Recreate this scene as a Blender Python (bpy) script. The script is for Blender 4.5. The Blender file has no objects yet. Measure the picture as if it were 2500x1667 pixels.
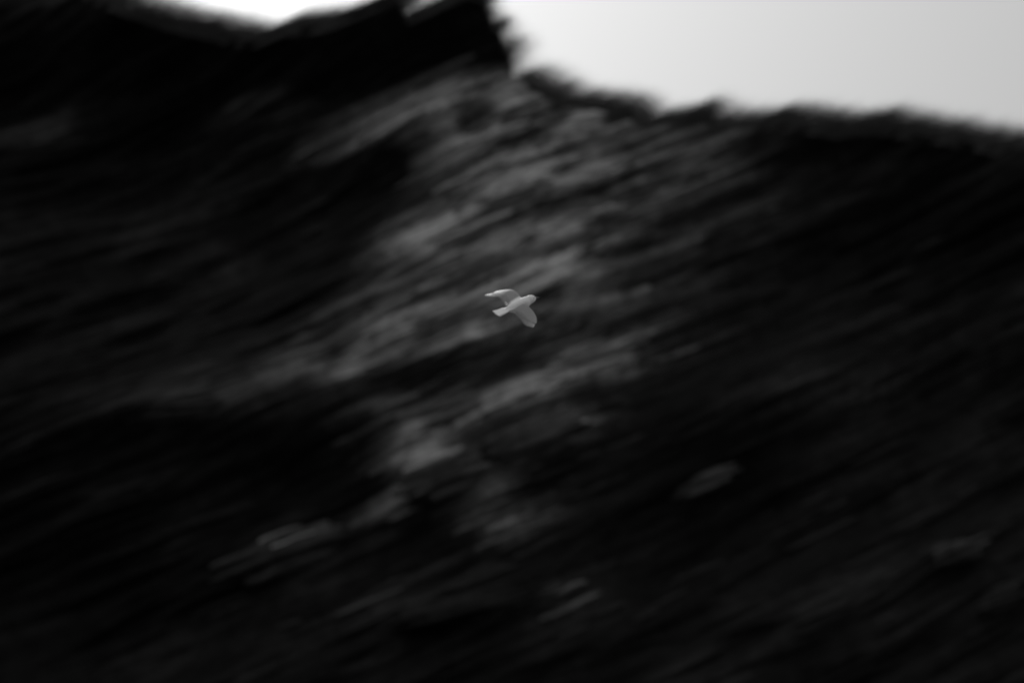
import bpy, bmesh, math, random
import numpy as np
from mathutils import Vector, Matrix

random.seed(7)
rng = np.random.default_rng(11)
scene = bpy.context.scene
col = scene.collection

# ------------------------------------------------------------------ camera
LENS, SENSOR = 75.0, 36.0
PITCH = math.radians(9.0)
CAM_Z = 1.7
K = SENSOR / LENS                      # frame width per metre of distance
cam_d = bpy.data.cameras.new('camera')
cam_d.lens = LENS
cam_d.sensor_width = SENSOR
cam_d.clip_end = 5000
cam = bpy.data.objects.new('camera', cam_d)
col.objects.link(cam)
cam.location = (0, 0, CAM_Z)
cam.rotation_euler = (math.pi / 2 + PITCH, 0, 0)
scene.camera = cam
BIRD_D = 22.3
cam_d.dof.use_dof = True
cam_d.dof.focus_distance = BIRD_D - 1.9
cam_d.dof.aperture_fstop = 0.46
cam_d.dof.aperture_blades = 0

# ------------------------------------------------------------------ sky and sun (monochrome, as the photograph is)
SUN_EL = math.radians(32)
SUN_AZ = math.radians(-16)             # left of the view axis, behind the cliff
world = bpy.data.worlds.new('World')
scene.world = world
world.use_nodes = True
wn = world.node_tree.nodes
wl = world.node_tree.links
sky = wn.new('ShaderNodeTexSky')
sky.sky_type = 'NISHITA'
sky.sun_disc = False
sky.sun_elevation = SUN_EL
sky.sun_rotation = SUN_AZ
sky.dust_density = 6.0
sky.air_density = 1.0
sky.ozone_density = 1.0
bw = wn.new('ShaderNodeRGBToBW')
wl.new(sky.outputs[0], bw.inputs[0])
# thin overcast veil in front of the clear sky: standard overcast luminance, brighter towards the zenith
VEIL = 1.85
GLOW = 2.65
tcw = wn.new('ShaderNodeTexCoord')
spw = wn.new('ShaderNodeSeparateXYZ'); wl.new(tcw.outputs['Generated'], spw.inputs[0])
mxw = wn.new('ShaderNodeMath'); mxw.operation = 'MAXIMUM'; mxw.inputs[1].default_value = 0.0
wl.new(spw.outputs['Z'], mxw.inputs[0])
vew = wn.new('ShaderNodeMath'); vew.operation = 'MULTIPLY_ADD'
vew.inputs[1].default_value = 1.5 * VEIL; vew.inputs[2].default_value = VEIL
wl.new(mxw.outputs[0], vew.inputs[0])
adw = wn.new('ShaderNodeMath'); adw.operation = 'MULTIPLY_ADD'; adw.inputs[1].default_value = 0.1 * GLOW
wl.new(bw.outputs[0], adw.inputs[0]); wl.new(vew.outputs[0], adw.inputs[2])
bg = wn['Background']
wl.new(adw.outputs[0], bg.inputs['Color'])
bg.inputs['Strength'].default_value = 0.10

sun_d = bpy.data.lights.new('sun', 'SUN')
sun_d.energy = 5.0
sun_d.angle = math.radians(5)
sun_d.color = (1, 1, 1)
sun = bpy.data.objects.new('sun', sun_d)
col.objects.link(sun)
sdir = Vector((math.sin(SUN_AZ) * math.cos(SUN_EL), math.cos(SUN_AZ) * math.cos(SUN_EL), math.sin(SUN_EL)))
sun.rotation_euler = sdir.to_track_quat('Z', 'Y').to_euler()
sun.location = sdir * 200

vs = scene.view_settings
vs.view_transform = 'Standard'
vs.look = 'None'
vs.exposure = 0.0
vs.gamma = 1.0
vs.use_curve_mapping = False
scene.cycles.use_denoising = True
scene.cycles.max_bounces = 4

# ------------------------------------------------------------------ helpers
def tag(o, label=None, cat=None, group=None, kind=None):
    if label: o['label'] = label
    if cat: o['category'] = cat
    if group: o['group'] = group
    if kind: o['kind'] = kind
    return o

def mesh_obj(name, me, mat=None, parent=None):
    o = bpy.data.objects.new(name, me)
    col.objects.link(o)
    if mat is not None and not me.materials:
        me.materials.append(mat)
    if parent is not None:
        o.parent = parent
    return o

def sstep(a, b, x):
    t = np.clip((x - a) / (b - a), 0, 1)
    return t * t * (3 - 2 * t)

_tab = {}
def vnoise(x, y, seed):
    if seed not in _tab:
        _tab[seed] = np.random.default_rng(seed).random((256, 256)) * 2 - 1
    T = _tab[seed]
    xi = np.floor(x).astype(int); yi = np.floor(y).astype(int)
    fx = x - xi; fy = y - yi
    fx = fx * fx * fx * (fx * (fx * 6 - 15) + 10)
    fy = fy * fy * fy * (fy * (fy * 6 - 15) + 10)
    a = T[xi & 255, yi & 255]; b = T[(xi + 1) & 255, yi & 255]
    c = T[xi & 255, (yi + 1) & 255]; d = T[(xi + 1) & 255, (yi + 1) & 255]
    return (a * (1 - fx) + b * fx) * (1 - fy) + (c * (1 - fx) + d * fx) * fy

def px2w(px, py, Y):
    """photograph pixel -> world X, Z on the upright plane at distance Y"""
    a = (px - 1250) / 2500 * K
    b = (833.5 - py) / 2500 * K
    dy = math.cos(PITCH) - b * math.sin(PITCH)
    dz = math.sin(PITCH) + b * math.cos(PITCH)
    return a / dy * Y, CAM_Z + dz / dy * Y

# ------------------------------------------------------------------ materials
def new_mat(name):
    m = bpy.data.materials.new(name)
    m.use_nodes = True
    return m, m.node_tree.nodes, m.node_tree.links, m.node_tree.nodes['Principled BSDF']

def grey(v): return (v, v, v, 1)

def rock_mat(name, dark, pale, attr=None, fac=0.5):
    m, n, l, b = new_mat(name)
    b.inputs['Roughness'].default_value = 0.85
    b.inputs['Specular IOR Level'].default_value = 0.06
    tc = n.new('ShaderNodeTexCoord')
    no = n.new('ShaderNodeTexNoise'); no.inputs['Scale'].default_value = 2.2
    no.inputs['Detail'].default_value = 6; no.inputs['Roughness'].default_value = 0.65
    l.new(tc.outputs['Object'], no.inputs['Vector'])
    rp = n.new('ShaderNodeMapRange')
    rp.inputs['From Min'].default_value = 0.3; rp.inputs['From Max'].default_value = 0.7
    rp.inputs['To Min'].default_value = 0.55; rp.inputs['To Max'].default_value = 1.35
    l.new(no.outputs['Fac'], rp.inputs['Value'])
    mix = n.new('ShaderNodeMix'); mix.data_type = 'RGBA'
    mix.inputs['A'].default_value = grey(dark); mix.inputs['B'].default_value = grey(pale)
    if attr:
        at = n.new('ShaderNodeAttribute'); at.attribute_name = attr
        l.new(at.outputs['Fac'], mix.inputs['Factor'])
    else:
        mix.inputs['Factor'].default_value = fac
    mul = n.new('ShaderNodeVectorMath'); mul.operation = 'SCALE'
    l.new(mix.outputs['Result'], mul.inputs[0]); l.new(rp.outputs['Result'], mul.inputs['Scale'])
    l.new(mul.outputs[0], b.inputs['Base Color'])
    bp = n.new('ShaderNodeBump'); bp.inputs['Strength'].default_value = 0.35; bp.inputs['Distance'].default_value = 0.05
    no2 = n.new('ShaderNodeTexNoise'); no2.inputs['Scale'].default_value = 9; no2.inputs['Detail'].default_value = 5
    l.new(tc.outputs['Object'], no2.inputs['Vector'])
    l.new(no2.outputs['Fac'], bp.inputs['Height']); l.new(bp.outputs[0], b.inputs['Normal'])
    return m

M_CLIFF = rock_mat('rock_with_painted_light_and_shade', 0.007, 0.45, attr='pale')  # blend of the two greys paints light and shade on the face
M_SLAB = [rock_mat('slab_rock_%s' % k, 0.007, 0.45, fac=f) for k, f in (('dark', 0.06), ('mid', 0.3), ('pale', 0.75))]
M_BOULDER = rock_mat('boulder_rock', 0.007, 0.45, attr='pale')
M_GROUND = rock_mat('shore_gravel', 0.05, 0.12, fac=0.4)

M_GRASS, n, l, b = new_mat('dry_grass')
b.inputs['Base Color'].default_value = grey(0.022)
b.inputs['Specular IOR Level'].default_value = 0.08
b.inputs['Roughness'].default_value = 0.7
M_GRASS2, n, l, b = new_mat('dry_crest_grass')
b.inputs['Base Color'].default_value = grey(0.08)
b.inputs['Roughness'].default_value = 0.8
b.inputs['Specular IOR Level'].default_value = 0.1
M_STEM, n, l, b = new_mat('pale_dead_stem')
tc = n.new('ShaderNodeTexCoord'); no = n.new('ShaderNodeTexNoise'); no.inputs['Scale'].default_value = 14
l.new(tc.outputs['Object'], no.inputs['Vector'])
rp = n.new('ShaderNodeMapRange'); rp.inputs['To Min'].default_value = 0.3; rp.inputs['To Max'].default_value = 0.55
l.new(no.outputs['Fac'], rp.inputs['Value']); l.new(rp.outputs['Result'], b.inputs['Base Color'])
b.inputs['Roughness'].default_value = 0.8

# ------------------------------------------------------------------ ground
me = bpy.data.meshes.new('ground')
me.from_pydata([(-3000, -3000, 0), (3000, -3000, 0), (3000, 3000, 0), (-3000, 3000, 0)], [], [(0, 1, 2, 3)])
ground = mesh_obj('ground', me, M_GROUND)
tag(ground, 'dark gravel shore at the foot of the cliff', 'ground', kind='structure')

# ------------------------------------------------------------------ the cliff
REF = 50.0
# skyline of the solid rock, traced as pixel corners
SKY = [(-600, -260), (0, -95), (180, -45), (298, 2), (441, 48), (532, 66), (617, 76), (691, 44), (720, 40), (760, 42),
       (851, 14), (915, -8), (955, -30), (978, 6), (995, 36), (1070, -2), (1110, -30), (1160, -18), (1172, 8), (1180, 40), (1200, 52), (1208, 95), (1222, 108), (1229, 140),
       (1250, 160), (1300, 195), (1372, 229), (1425, 236), (1511, 256), (1564, 283), (1622, 278), (1676, 256), (1700, 262),
       (1750, 288), (1819, 288), (1878, 272), (1960, 282), (2048, 293), (2128, 288), (2220, 302), (2314, 315), (2420, 333), (2500, 338), (2620, 330), (3100, 380)]
SKX = np.array([p[0] + (18 if 1100 < p[0] < 1230 else 0) for p in SKY], float); SKYY = np.array([p[1] + (28 if p[0] > 1240 else 22 if p[0] < 960 else 10) for p in SKY], float)

def bed_g(X):            # bedding planes: Z offset of a bed as it runs across the cliff
    return 0.435 * X + 0.0028 * X * X
def bed_uv(X, Z):
    return X * 1.09, (Z - bed_g(X)) * 0.92

def gauss(px, py, cx, cy, rx, ry, rot):
    c, s = math.cos(math.radians(rot)), math.sin(math.radians(rot))
    dx = px - cx; dy = -(py - cy)
    a = (dx * c + dy * s) / rx; b_ = (-dx * s + dy * c) / ry
    return np.exp(-(a * a + b_ * b_))

def lean(X, Z):
    return REF + 0.34 * (Z - 9.0) + 0.004 * X * X

def px2f(px, py):
    Y = REF
    for _ in range(8):
        x, z = px2w(px, py, Y)
        Y = lean(x, z)
    return x, z, Y

def plane_px(X, Z):
    """design coordinates on the leaning sheet that the cliff face follows"""
    dy = lean(X, Z); dz = Z - CAM_Z
    d = dy * math.cos(PITCH) + dz * math.sin(PITCH)
    up = -dy * math.sin(PITCH) + dz * math.cos(PITCH)
    return 1250 + X / d / K * 2500, 833.5 - up / d / K * 2500

# (cx, cy, rx, ry, rotation, metres towards the viewer)
FORMS = [
    (1060, 60, 260, 100, 8, 1.8), (700, 70, 420, 100, 6, 1.5), (1000, 320, 230, 60, 20, 0.9), (150, 60, 400, 150, 6, 2.4),      # dark headland
    (430, 520, 420, 250, 10, -2.4), (850, 430, 200, 140, 20, -0.6),                                  # shaded bay
    (1080, 300, 260, 90, 20, 0.8), (1200, 470, 240, 150, 25, 1.4), (1080, 660, 260, 110, 25, 1.2),   # spur
    (1130, 820, 320, 100, 25, 0.6), (1350, 690, 160, 80, 25, 1.0), (1300, 1050, 180, 110, -30, 1.8),
    (1080, 1180, 190, 110, -30, 2.0), (1420, 920, 200, 60, 28, 0.7),
    (620, 950, 340, 90, 8, 0.5), (450, 1010, 220, 60, 4, 0.9), (900, 900, 200, 60, -20, -0.8),
    (700, 1180, 420, 130, 8, -1.3), (200, 1500, 500, 260, 10, -2.5), (2350, 900, 360, 500, 10, -2.2), (150, 200, 500, 60, 10, -1.2), (1850, 960, 260, 90, 15, 1.2), (2050, 650, 420, 200, 25, -1.6),
    (1700, 1320, 420, 150, 20, -1.0), (1500, 560, 240, 120, 28, 0.4), (1210, 930, 150, 60, 20, -0.3), (1156, 300, 45, 28, 20, -1.6),
]
# lit and shaded zones painted into the rock colour, negative for shade: (cx, cy, rx, ry, rotation, amount)
PAINTED_LIGHT = [
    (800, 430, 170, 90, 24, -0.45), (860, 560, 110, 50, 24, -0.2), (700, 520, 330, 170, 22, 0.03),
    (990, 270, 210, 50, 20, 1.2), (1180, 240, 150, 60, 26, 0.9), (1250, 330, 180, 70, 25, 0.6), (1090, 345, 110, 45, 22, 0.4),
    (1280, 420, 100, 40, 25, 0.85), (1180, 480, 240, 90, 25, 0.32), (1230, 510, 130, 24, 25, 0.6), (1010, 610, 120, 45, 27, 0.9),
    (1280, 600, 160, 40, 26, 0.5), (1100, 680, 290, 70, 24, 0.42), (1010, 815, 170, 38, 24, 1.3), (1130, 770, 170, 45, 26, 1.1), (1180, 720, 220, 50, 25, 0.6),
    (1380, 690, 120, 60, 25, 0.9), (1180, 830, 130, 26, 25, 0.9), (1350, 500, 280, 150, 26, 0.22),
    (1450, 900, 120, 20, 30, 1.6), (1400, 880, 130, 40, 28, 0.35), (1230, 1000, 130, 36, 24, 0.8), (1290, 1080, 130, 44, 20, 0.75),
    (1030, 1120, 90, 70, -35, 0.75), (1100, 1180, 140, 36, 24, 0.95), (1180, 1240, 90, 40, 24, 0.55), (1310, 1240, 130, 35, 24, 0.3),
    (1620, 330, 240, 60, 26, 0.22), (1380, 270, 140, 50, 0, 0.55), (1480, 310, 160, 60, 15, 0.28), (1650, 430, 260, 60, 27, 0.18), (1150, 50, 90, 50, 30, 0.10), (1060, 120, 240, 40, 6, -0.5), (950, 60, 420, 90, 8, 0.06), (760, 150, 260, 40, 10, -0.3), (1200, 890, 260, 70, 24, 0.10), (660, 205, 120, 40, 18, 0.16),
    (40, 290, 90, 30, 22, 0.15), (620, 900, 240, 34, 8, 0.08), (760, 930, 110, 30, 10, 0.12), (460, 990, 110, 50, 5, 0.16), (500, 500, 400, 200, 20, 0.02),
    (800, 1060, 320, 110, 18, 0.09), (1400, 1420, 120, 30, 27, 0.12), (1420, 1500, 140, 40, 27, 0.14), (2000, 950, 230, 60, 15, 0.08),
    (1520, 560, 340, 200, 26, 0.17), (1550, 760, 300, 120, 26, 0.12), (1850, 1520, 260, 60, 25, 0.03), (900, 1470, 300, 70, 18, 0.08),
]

def face_form(px, py):
    f = np.zeros_like(px)
    for cx, cy, rx, ry, rot, a in FORMS:
        f += a * gauss(px, py, cx, cy, rx, ry, rot)
    return f

def face_depth(X, Z):
    """distance of the cliff face from the camera's upright plane"""
    px, py = plane_px(X, Z)
    u, v = bed_uv(X, Z)
    Y = lean(X, Z)
    Y = Y - face_form(px, py)
    w = vnoise(u / 5.0, v / 3.0, 1)
    Y = Y - 0.7 * w
    # ledges: stepped beds with long runs
    vv = v + 0.18 * vnoise(u / 4, v / 2, 2)
    for Lu, Lv, amp, sd in ((4.5, 1.1, 0.40, 3), (2.7, 0.50, 0.24, 4), (1.8, 0.24, 0.13, 5), (1.2, 0.12, 0.07, 6), (0.8, 0.06, 0.03, 7)):
        nz = vnoise(u / Lu + 3.7 * sd, vv / Lv, sd)
        Y = Y - amp * np.sign(nz) * np.abs(nz) ** 0.8
    return Y

def pale_amount(X, Z):  # painted light and shade zones, broken up by pale rock bands
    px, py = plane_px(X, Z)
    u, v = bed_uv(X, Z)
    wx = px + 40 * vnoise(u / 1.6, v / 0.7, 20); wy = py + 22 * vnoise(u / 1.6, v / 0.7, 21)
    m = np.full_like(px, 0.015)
    for cx, cy, rx, ry, rot, a in PAINTED_LIGHT:
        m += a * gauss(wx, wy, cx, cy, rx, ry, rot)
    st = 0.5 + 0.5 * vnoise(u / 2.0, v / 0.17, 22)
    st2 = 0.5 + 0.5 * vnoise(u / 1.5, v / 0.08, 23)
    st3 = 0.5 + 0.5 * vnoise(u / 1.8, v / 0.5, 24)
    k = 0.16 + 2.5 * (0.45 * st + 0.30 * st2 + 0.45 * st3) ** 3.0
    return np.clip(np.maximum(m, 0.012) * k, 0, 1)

# columns
xs = np.concatenate([np.linspace(-34, -14.4, 50), np.arange(-14.2, 14.2, 0.048), np.linspace(14.4, 34, 50)])
NC = len(xs)
# crest of each column
def crest_Y(X): return REF + 3.2 + 0.02 * X * X * 0.2
cz = np.full(NC, 16.0)
cy_ = crest_Y(xs)
for it in range(6):
    d = cy_ * math.cos(PITCH) + (cz - CAM_Z) * math.sin(PITCH)
    cpx = 1250 + xs / d / K * 2500
    cpy = np.interp(cpx, SKX, SKYY)
    b_ = (833.5 - cpy) / 2500 * K
    dz = (math.sin(PITCH) + b_ * math.cos(PITCH)) / (math.cos(PITCH) - b_ * math.sin(PITCH))
    cz = CAM_Z + dz * cy_
    cy_ = 0.5 * cy_ + 0.5 * face_depth(xs, cz)
cz = cz + 0.015 * vnoise(xs / 0.35, xs * 0, 31) + 0.05 * vnoise(xs / 1.6, xs * 0, 32)
NR = 860
tt = np.concatenate([[-0.06], np.linspace(0.0, 1.0, NR)])
XX, TT = np.meshgrid(xs, tt)
ZZ = np.minimum(TT * cz[np.abs(xs) < 14.3].max(), np.where(np.abs(xs) < 14.3, cz, np.minimum(cz, 40.0))[None, :])
ZZ[-1] = cz
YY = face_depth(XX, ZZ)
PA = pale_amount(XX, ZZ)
# the back of the crest
bk = np.array([0.06, 0.15, 0.35, 0.8, 1.6, 3, 6, 12, 22, 36, 52])
drop = np.array([0.01, 0.03, 0.08, 0.2, 0.45, 0.9, 1.7, 3.2, 7.0, 13.0, 30.0])
XB = np.repeat(xs[None, :], len(bk), 0)
YB = YY[-1][None, :] + bk[:, None]
ZB = np.maximum(ZZ[-1][None, :] - drop[:, None], -0.6)
sm = np.linspace(0, 1, len(bk))[:, None]
XX = np.vstack([XX, XB]); YY = np.vstack([YY, YB]); ZZ = np.vstack([ZZ, ZB]); PA = np.vstack([PA, XB * 0 + 0.03])
R = XX.shape[0]
verts = np.stack([XX, YY, ZZ], -1).reshape(-1, 3).astype(np.float32)
ii = np.arange(R * NC).reshape(R, NC)
quads = np.stack([ii[:-1, :-1], ii[:-1, 1:], ii[1:, 1:], ii[1:, :-1]], -1).reshape(-1, 4).astype(np.int32)
me = bpy.data.meshes.new('cliff')
me.vertices.add(len(verts)); me.vertices.foreach_set('co', verts.ravel())
me.loops.add(quads.size); me.loops.foreach_set('vertex_index', quads.ravel())
me.polygons.add(len(quads)); me.polygons.foreach_set('loop_start', np.arange(0, quads.size, 4, dtype=np.int32))
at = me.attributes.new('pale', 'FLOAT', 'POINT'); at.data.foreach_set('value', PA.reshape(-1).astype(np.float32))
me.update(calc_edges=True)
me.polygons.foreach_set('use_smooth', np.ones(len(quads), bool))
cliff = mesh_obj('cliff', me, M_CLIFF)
tag(cliff, 'dark bedded rock cliff with slanting ledges and light and shade painted into its colour', 'cliff', kind='structure')

def fd(x, z):
    return float(face_depth(np.array([float(x)]), np.array([float(z)]))[0])
def pa(x, z):
    return float(pale_amount(np.array([float(x)]), np.array([float(z)]))[0])

# ------------------------------------------------------------------ rock slabs breaking out of the cliff along its beds
def slab_mesh(name, seed):
    r = random.Random(seed)
    N = 6
    vs_ = []; fs = []
    for i in range(N):
        t = i / (N - 1)
        w = 0.15 + 0.85 * math.sin(math.pi * min(max(t * 0.92 + 0.05, 0), 1)) ** 0.6
        w *= r.uniform(0.75, 1.1)
        h = w * r.uniform(0.8, 1.1)
        x = t - 0.5
        off = r.uniform(-0.12, 0.12)
        vs_ += [(x, -0.5 * w, -0.35 * h + off), (x, -0.5 * w * r.uniform(.6, .9), 0.5 * h + off), (x, 0.5 * w, 0.5 * h + off), (x, 0.5 * w, -0.5 * h + off)]
    for i in range(N - 1):
        for k in range(4):
            a = i * 4 + k; b2 = i * 4 + (k + 1) % 4
            fs.append((a, b2, b2 + 4, a + 4))
    fs.append((3, 2, 1, 0)); q = (N - 1) * 4; fs.append((q, q + 1, q + 2, q + 3))
    m = bpy.data.meshes.new(name); m.from_pydata(vs_, [], fs); m.update()
    return m
slab_meshes = {}
for k in range(5):
    for mi in range(3):
        m = slab_mesh('rock_slab', 100 + k); m.materials.append(M_SLAB[mi]); slab_meshes[(k, mi)] = m
SPOTS = []
hand = [(1445, 905, 2.1, .16), (1010, 795, 2.4, .20), (1110, 775, 2.0, .16), (1240, 505, 2.0, .13), (1280, 420, 1.7, .3), (1100, 705, 2.3, .16),
        (1235, 805, 1.6, .14), (1235, 1005, 1.5, .3), (1120, 1180, 1.7, .22), (1060, 1130, 1.5, .26), (1000, 260, 2.8, .2), (1130, 235, 2.4, .2), (1700, 870, 1.6, .12), (1200, 350, 2.2, .2)]
for px, py, L_, H_ in hand:
    SPOTS.append((px, py, L_, H_))
while len(SPOTS) < 250:
    px = random.gauss(1200, 330); py = random.uniform(180, 1560)
    if random.random() < 0.35: px = random.uniform(60, 2440)
    if py < np.interp(px, SKX, SKYY) + 60: continue
    SPOTS.append((px, py, random.uniform(0.6, 2.0), random.uniform(0.06, 0.22)))
for px, py, L_, H_ in SPOTS:
    x, z, _y = px2f(px, py)
    y = fd(x, z)
    p = pa(x, z)
    mi = 2 if p > 0.28 else (1 if p > 0.08 else 0)  # slab tone follows the light and shade painted on the face
    o = bpy.data.objects.new('rock_slab', slab_meshes[(random.randrange(5), mi)])
    col.objects.link(o); o.parent = cliff
    slope = 0.435 + 0.0056 * x + random.uniform(-0.05, 0.05)
    dx = L_ * 0.4
    dyx = (fd(x + dx, z + dx * slope) - fd(x - dx, z - dx * slope)) / (2 * dx)
    ax = Vector((1, max(-0.8, min(0.8, dyx)), slope)).normalized()
    az = Vector((-slope, 0.25, 1)); az = (az - ax * az.dot(ax)).normalized()
    ay = az.cross(ax)
    Mx = Matrix((ax, ay, az)).transposed().to_4x4()
    D_ = H_ * random.uniform(1.2, 2.4)
    o.matrix_world = Matrix.Translation((x, y + D_ * 0.12, z)) @ Mx @ Matrix.Diagonal((L_, D_, H_, 1))

# ------------------------------------------------------------------ boulders
def boulder(px, py, rx, ry, depth, seed, paleness, label, rot=18, embed=0.15):
    x, z, y0 = px2f(px, py)
    y = fd(x, z) + depth * embed
    d = y / y0
    bm = bmesh.new()
    bmesh.ops.create_icosphere(bm, subdivisions=5, radius=1.0)
    co = np.array([v.co[:] for v in bm.verts])
    r = np.random.default_rng(seed)
    # planes chop the ball into a blocky boulder
    for k in range(9):
        nrm = r.normal(size=3); nrm /= np.linalg.norm(nrm)
        h = r.uniform(0.62, 0.88)
        dd = co @ nrm
        co = co - np.outer(np.maximum(dd - h, 0) * 0.85, nrm)
    a = math.radians(rot)
    u = co[:, 0]; v = co[:, 2]
    bump = 0.22 * vnoise(u * 0.7 + seed, v * 4, 40) + 0.12 * vnoise(u * 1.3 + seed, v * 9, 41) + 0.06 * vnoise(co[:, 1] * 2.5 + 9, v * 2.5 + u, 42)
    co = co * (1 + bump)[:, None]
    S = np.array([rx / 2500 * K * y, depth, ry / 2500 * K * y])
    co = co * S
    c, s = math.cos(a), math.sin(a)
    X2 = co[:, 0] * c - co[:, 2] * s; Z2 = co[:, 0] * s + co[:, 2] * c
    for vert, xx, yy, zz in zip(bm.verts, X2, co[:, 1], Z2): vert.co = (xx, yy, zz)
    for f in bm.faces: f.smooth = True
    m = bpy.data.meshes.new('boulder'); bm.to_mesh(m); bm.free()
    at = m.attributes.new('pale', 'FLOAT', 'POINT')
    pl = paleness * (0.35 + 1.3 * (0.5 + 0.5 * vnoise(u * 1.2 + seed, v * 7, 43)) ** 1.5)
    at.data.foreach_set('value', np.clip(pl, 0, 1).astype(np.float32))
    o = mesh_obj('boulder', m, M_BOULDER)
    o.location = (x * d, y, CAM_Z + (z - CAM_Z) * d)
    tag(o, label, 'boulder')
    return o
boulder(710, 1355, 185, 72, 1.0, 1, 0.15, 'large rounded grey boulder with two pale stems lying across its top')
boulder(1715, 1172, 105, 34, 0.5, 2, 0.22, 'pale grey boulder alone on the dark slope below the spur', 22, -0.05)
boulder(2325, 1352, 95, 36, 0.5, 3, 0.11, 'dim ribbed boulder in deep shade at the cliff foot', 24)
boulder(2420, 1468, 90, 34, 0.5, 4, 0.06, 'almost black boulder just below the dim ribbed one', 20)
boulder(440, 1005, 130, 42, 0.6, 6, 0.07, 'short dark rock knob in shade above the large rounded boulder', 6, 0.4)
boulder(1080, 1175, 130, 52, 0.6, 7, 0.15, 'pale blocky rock at the lower end of the spur', 22, -0.1)
boulder(1290, 1080, 150, 46, 0.5, 8, 0.16, 'pale tilted rock above the blocky rock on the spur', 20, -0.35)
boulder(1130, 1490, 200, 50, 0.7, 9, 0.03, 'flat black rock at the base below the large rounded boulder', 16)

# two pale stems over the large boulder
def stem(p0, p1, rad, seed, label):
    (ax, azz), (bx, bzz) = px2w(*p0, 47.5), px2w(*p1, 47.5)
    yb = fd(*px2f(710, 1355)[:2]) - 1.15
    s = yb / 47.5
    A = Vector((ax * s, yb, CAM_Z + (azz - CAM_Z) * s)); B = Vector((bx * s, yb + 0.3, CAM_Z + (bzz - CAM_Z) * s))
    r = random.Random(seed); N = 9
    vs_ = []; fs = []
    d = (B - A).normalized(); n1 = d.cross(Vector((0, 1, 0))).normalized(); n2 = d.cross(n1)
    for i in range(N):
        t = i / (N - 1)
        c = A.lerp(B, t) + n1 * r.uniform(-.012, .012) + n1 * 0.03 * math.sin(t * 3.1)
        rr = rad * (1 - 0.55 * t)
        for k in range(6):
            an = k / 6 * math.tau
            vs_.append(c - A + n1 * rr * math.cos(an) + n2 * rr * math.sin(an))
    for i in range(N - 1):
        for k in range(6):
            fs.append((i * 6 + k, i * 6 + (k + 1) % 6, i * 6 + 6 + (k + 1) % 6, i * 6 + 6 + k))
    fs.append(tuple(range(5, -1, -1))); fs.append(tuple((N - 1) * 6 + k for k in range(6)))
    m = bpy.data.meshes.new('dead_stem'); m.from_pydata(vs_, [], fs); m.update()
    o = mesh_obj('dead_stem', m, M_STEM); o.location = A
    tag(o, label, 'stem', 'pale stems on the large boulder')
stem((632, 1321), (732, 1281), 0.024, 1, 'upper thin pale dead stem slanting over the large rounded boulder')
stem((664, 1336), (766, 1295), 0.030, 2, 'lower thicker pale dead stem slanting over the large rounded boulder')

# ------------------------------------------------------------------ wind-combed grass
def grass(name, bases, lens, widths, label, seed, lift=0.0, mat=None):
    r = np.random.default_rng(seed)
    n_ = len(bases)
    X, Y, Z = bases[:, 0], bases[:, 1], bases[:, 2]
    th = np.arctan(0.435 + 0.0056 * X) + r.normal(0, 0.045, n_) + lift
    yaw = r.normal(0, 0.25, n_)
    d = np.stack([np.cos(th) * np.cos(yaw), np.sin(yaw) * 0.8, np.sin(th)], -1)
    side = np.stack([-np.sin(th), np.zeros(n_), np.cos(th)], -1)
    sag = r.uniform(0.02, 0.10, n_)[:, None] * lens[:, None]
    ts = np.array([0, 0.35, 0.7, 1.0]); ws = np.array([1.0, 0.85, 0.5, 0.0])
    P = []
    for t, w in zip(ts, ws):
        c = bases + d * (lens * t)[:, None] + np.array([0, 0, 1]) * (sag * (math.sin(t * 2.2)))
        if w > 0:
            P += [c - side * (widths * w * 0.5)[:, None], c + side * (widths * w * 0.5)[:, None]]
        else:
            P += [c]
    V = np.stack(P, 1).reshape(-1, 3)
    base = (np.arange(n_) * 7)[:, None]
    q = np.array([[0, 2, 3, 1], [2, 4, 5, 3]])
    faces = np.concatenate([(base[:, :, None] + q[None]).reshape(-1, 4)])
    tris = (base + np.array([[4, 6, 5]])).reshape(-1, 3)
    me = bpy.data.meshes.new(name)
    me.vertices.add(len(V)); me.vertices.foreach_set('co', V.astype(np.float32).ravel())
    li = np.concatenate([faces.ravel(), tris.ravel()]).astype(np.int32)
    me.loops.add(len(li)); me.loops.foreach_set('vertex_index', li)
    st = np.concatenate([np.arange(len(faces)) * 4, len(faces) * 4 + np.arange(len(tris)) * 3]).astype(np.int32)
    me.polygons.add(len(st)); me.polygons.foreach_set('loop_start', st)
    me.update(calc_edges=True)
    o = mesh_obj(name, me, mat or M_GRASS)
    tag(o, label, 'grass', kind='stuff')
    return o

# on the crest
n_ = 70000
gx = rng.uniform(-17, 17, n_)
cl = 0.5 + 0.5 * vnoise(gx / 0.8, gx * 0, 51)
keep = rng.random(n_) < 0.85 + 0.15 * cl
gx = gx[keep]; cl = cl[keep]
gzc = np.interp(gx, xs, ZZ[NR]); gyc = np.interp(gx, xs, YY[NR])
dn = rng.random(len(gx)) ** 2 * 0.22
bs = np.stack([gx, gyc + 0.1 - dn * 0.2, gzc - dn], -1)
grass('crest_grass', bs, rng.uniform(0.12, 1.0, len(gx)) ** 1.5 * 1.5 * (0.9 + 0.1 * cl) * (1 - 0.55 * np.exp(-((gx + 0.55) / 0.5) ** 2)), rng.uniform(0.004, 0.008, len(gx)),
      'wind-combed dark grass leaning along the crest of the cliff', 61, lift=0.05, mat=M_GRASS2)
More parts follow.
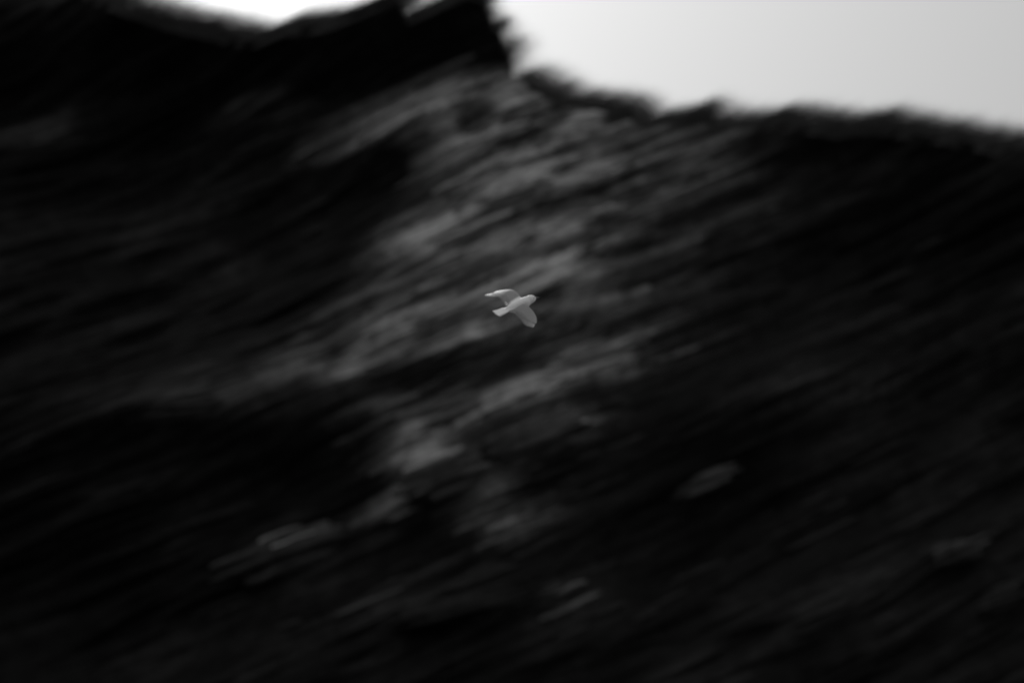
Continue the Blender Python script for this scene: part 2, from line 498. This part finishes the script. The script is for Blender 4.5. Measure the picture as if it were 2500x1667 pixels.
# tufts on the face
nt = 700
tx = np.clip(rng.normal(-0.3, 4.5, nt), -14, 14); tz = rng.uniform(0.5, 1.0, nt)
tz = rng.random(nt) * np.interp(tx, xs, ZZ[NR]) * 0.97
bl = 14
gx = np.repeat(tx, bl) + rng.normal(0, 0.30, nt * bl); gz = np.repeat(tz, bl) + rng.normal(0, 0.07, nt * bl) + 0.42 * (gx - np.repeat(tx, bl))
gz = np.clip(gz, 0.1, np.interp(gx, xs, ZZ[NR]))
gy = face_depth(gx, gz) - 0.03
bs = np.stack([gx, gy, gz], -1)
grass('ledge_grass', bs, rng.uniform(0.25, 0.8, len(gx)), rng.uniform(0.010, 0.022, len(gx)),
      'sparse dark grass combed sideways over the ledges of the cliff', 62)

# ------------------------------------------------------------------ the gull
def feather_mat(name, v):
    m, n, l, b = new_mat(name)
    b.inputs['Roughness'].default_value = 0.75
    tc = n.new('ShaderNodeTexCoord'); no = n.new('ShaderNodeTexNoise'); no.inputs['Scale'].default_value = 60
    l.new(tc.outputs['Object'], no.inputs['Vector'])
    rp = n.new('ShaderNodeMapRange'); rp.inputs['To Min'].default_value = v * 0.85; rp.inputs['To Max'].default_value = min(v * 1.12, 0.9)
    l.new(no.outputs['Fac'], rp.inputs['Value']); l.new(rp.outputs['Result'], b.inputs['Base Color'])
    return m
M_PLUME, n, l, b = new_mat('gull_plumage')
b.inputs['Roughness'].default_value = 0.75
tc = n.new('ShaderNodeTexCoord'); sp = n.new('ShaderNodeSeparateXYZ'); l.new(tc.outputs['Object'], sp.inputs[0])
ab = n.new('ShaderNodeMath'); ab.operation = 'ABSOLUTE'; l.new(sp.outputs['Y'], ab.inputs[0])
r1 = n.new('ShaderNodeMapRange'); r1.interpolation_type = 'SMOOTHSTEP'
r1.inputs['From Min'].default_value = 0.045; r1.inputs['From Max'].default_value = 0.085
r1.inputs['To Min'].default_value = 0.9; r1.inputs['To Max'].default_value = 0.29
l.new(ab.outputs[0], r1.inputs['Value'])
no = n.new('ShaderNodeTexNoise'); no.inputs['Scale'].default_value = 40; l.new(tc.outputs['Object'], no.inputs['Vector'])
rr = n.new('ShaderNodeMapRange'); rr.inputs['To Min'].default_value = 0.85; rr.inputs['To Max'].default_value = 1.1
l.new(no.outputs['Fac'], rr.inputs['Value'])
mm = n.new('ShaderNodeMath'); mm.operation = 'MULTIPLY'; l.new(r1.outputs['Result'], mm.inputs[0]); l.new(rr.outputs['Result'], mm.inputs[1])
l.new(mm.outputs[0], b.inputs['Base Color'])
M_WING = feather_mat('wing_feather_grey', 0.46)
M_TAIL = feather_mat('tail_feather_white', 0.75)
M_BEAK = feather_mat('beak_horn', 0.10)
M_EYE, n, l, b = new_mat('eye_black'); b.inputs['Base Color'].default_value = grey(0.01); b.inputs['Roughness'].default_value = 0.1

def loft(bm, rings, closed_ends=True):
    prev = None; first = None
    for ring in rings:
        cur = [bm.verts.new(p) for p in ring]
        if prev:
            for k in range(len(cur)):
                bm.faces.new((prev[k], prev[(k + 1) % len(cur)], cur[(k + 1) % len(cur)], cur[k]))
        else:
            first = cur
        prev = cur
    bm.faces.new(list(reversed(first))); bm.faces.new(prev)

bm = bmesh.new()
BODY = [(-.150, .020, .010, .012), (-.125, .034, .024, .010), (-.09, .048, .040, .006), (-.04, .062, .058, .001), (.02, .069, .067, -.002), (.07, .065, .066, .0),
        (.11, .054, .058, .006), (.14, .044, .048, .012), (.165, .042, .045, .016), (.19, .038, .040, .016), (.21, .027, .028, .013), (.222, .012, .012, .010)]
loft(bm, [[(x, ry * math.cos(a), zo + rz * math.sin(a)) for a in [k / 20 * math.tau for k in range(20)]] for x, ry, rz, zo in BODY])
# tail
TAIL = [(-.09, .048, .018), (-.14, .062, .013), (-.19, .078, .008), (-.235, .090, .005), (-.245, .086, .004)]
loft(bm, [[(x - (0.010 * abs(math.cos(a))**2 if x < -.2 else 0), w * math.cos(a), (.012 + h * math.sin(a) + (0.26 * w * math.cos(a) if x < -.1 else 0))) for a in [k / 16 * math.tau for k in range(16)]] for x, w, h in TAIL])
WING_L = [(.015, .026, .085, .170, .040), (.07, .046, .094, .165, .026), (.14, .064, .102, .158, .018), (.21, .076, .102, .146, .014), (.26, .078, .092, .136, .012),
        (.32, .072, .066, .122, .010), (.39, .060, .034, .100, .008), (.45, .044, .002, .072, .006), (.485, .032, -.026, .036, .005)]
WING_R = [(.015, .022, .062, .165, .040), (.07, .026, .064, .162, .026), (.13, .018, .070, .158, .018), (.19, .000, .074, .152, .014), (.24, -.018, .072, .144, .012),
        (.29, -.034, .064, .130, .010), (.34, -.046, .050, .112, .008), (.39, -.056, .026, .084, .006), (.425, -.062, .000, .042, .005)]
WING_L = [(y * 0.94, z + 0.194 * y, x, c, t) for y, z, x, c, t in WING_L]
WING_R = [(y * 0.92, z - 0.194 * y, x, c, t) for y, z, x, c, t in WING_R]
PROF = [(0.0, 0.0), (0.05, .38), (0.2, .55), (0.45, .45), (0.75, .22), (1.0, .06), (1.0, -.06), (0.7, -.10), (0.35, -.25), (0.1, -.38)]
for sgn in (1, -1):
    rings = []
    for y, z, xl, ch, th in (WING_L if sgn > 0 else WING_R):
        rings.append([(xl - ch * a, sgn * y, z + th * b2 - 0.012 * a * a) for a, b2 in PROF])
    loft(bm, rings)
bmesh.ops.recalc_face_normals(bm, faces=bm.faces)
m = bpy.data.meshes.new('gull'); bm.to_mesh(m); bm.free()
gull = mesh_obj('gull', m, M_PLUME)
md = gull.modifiers.new('skin', 'REMESH'); md.mode = 'VOXEL'; md.voxel_size = 0.0028; md.use_smooth_shade = True
md = gull.modifiers.new('soft', 'SMOOTH'); md.factor = 0.5; md.iterations = 4
tag(gull, 'white gull with grey wings in flight before the dark cliff, tail fanned', 'gull')

def feather_mesh(name, mat):
    vs_ = []; fs = []
    prof = [(0, .35), (.2, .8), (.5, 1.0), (.8, .9), (.94, .6), (1.0, .15)]
    for t, w in prof:
        vs_ += [(t, -.5 * w, 0), (t, -.08 * w, .06), (t, .5 * w, 0), (t, 0, -.04)]
    for i in range(len(prof) - 1):
        for k in range(4):
            a = i * 4 + k; b2 = i * 4 + (k + 1) % 4
            fs.append((a, a + 4, b2 + 4, b2))
    fs.append((0, 1, 2, 3)); q = (len(prof) - 1) * 4; fs.append((q + 3, q + 2, q + 1, q))
    m = bpy.data.meshes.new(name); m.from_pydata(vs_, [], fs); m.materials.append(mat); m.update()
    for p in m.polygons: p.use_smooth = True
    return m
fm_w = feather_mesh('flight_feather', M_WING); fm_t = feather_mesh('tail_feather', M_TAIL)
def feather(name, me, base, direc, length, width):
    o = bpy.data.objects.new(name, me); col.objects.link(o); o.parent = gull
    ax = Vector(direc).normalized(); az = Vector((0, 0, 1)); az = (az - ax * az.dot(ax)).normalized(); ay = az.cross(ax)
    o.matrix_local = Matrix.Translation(base) @ Matrix((ax, ay, az)).transposed().to_4x4() @ Matrix.Diagonal((length, width, width, 1))
for sgn in (1, -1):
    W = np.array(WING_L if sgn > 0 else WING_R)
    for k in range(20):
        t = k / 19
        y = 0.06 + t * (0.395 if sgn > 0 else 0.325)
        z = np.interp(y, W[:, 0], W[:, 1]); xl = np.interp(y, W[:, 0], W[:, 2]); ch = np.interp(y, W[:, 0], W[:, 3])
        ang = max(0, (t - 0.45) / 0.55) ** 1.3 * 0.95
        L_ = 0.085 if t < 0.5 else 0.085 + 0.035 * math.sin((t - .5) / .5 * math.pi * .75)
        feather('flight_feather', fm_w, (xl - ch * 0.66, sgn * y, z - 0.0035 - 0.0001 * k), (-math.cos(ang), sgn * math.sin(ang), -0.13 + 0.1 * ang), L_ * (1.0 if sgn > 0 else 0.88) * random.uniform(0.93, 1.07), 0.027)
for k in range(11):
    a = (k - 5) / 5
    feather('tail_feather', fm_t, (-.13, a * .022, .011 + 0.26 * a * .022 - 0.0008 * abs(k - 5)), (-1, a * 0.46, 0.26 * a * 0.46), .132 - .004 * abs(a), .030)
# beak
bm = bmesh.new()
BK = [(.205, .015, .016, .011), (.225, .012, .013, .008), (.245, .009, .010, .004), (.258, .006, .008, -.001), (.263, .002, .003, -.007)]
loft(bm, [[(x, w * math.cos(a), zo + h * math.sin(a)) for a in [k / 10 * math.tau for k in range(10)]] for x, w, h, zo in BK])
m = bpy.data.meshes.new('beak'); bm.to_mesh(m); bm.free()
for p in m.polygons: p.use_smooth = True
mesh_obj('beak', m, M_BEAK, gull)
for sgn in (1, -1):
    bm = bmesh.new(); bmesh.ops.create_icosphere(bm, subdivisions=2, radius=.006)
    m = bpy.data.meshes.new('eye'); bm.to_mesh(m); bm.free()
    o = mesh_obj('eye', m, M_EYE, gull); o.location = (.195, sgn * .034, .026)

# pose: image-plane frame (right, up, towards camera) at the bird
Rv = Vector((1, 0, 0)); Uv = Vector((0, -math.sin(PITCH), math.cos(PITCH))); Cv = Vector((0, -math.cos(PITCH), -math.sin(PITCH)))
def fr(a, b_, c): return (Rv * a + Uv * b_ + Cv * c).normalized()
F = fr(.868, .364, -.337)
Lf = fr(-.449, .286, -.847); Lf = (Lf - F * Lf.dot(F)).normalized()
Up = F.cross(Lf)
ROLL = math.radians(11)               # body levelled against the wings
Lf, Up = Lf * math.cos(ROLL) - Up * math.sin(ROLL), Up * math.cos(ROLL) + Lf * math.sin(ROLL)
bx, by = 1263, 748
pos = Vector((0, 0, CAM_Z)) - Cv * BIRD_D + Rv * ((bx - 1250) / 2500 * K * BIRD_D) + Uv * ((833.5 - by) / 2500 * K * BIRD_D)
gull.matrix_world = Matrix.Translation(pos) @ Matrix((F, Lf, Up)).transposed().to_4x4()
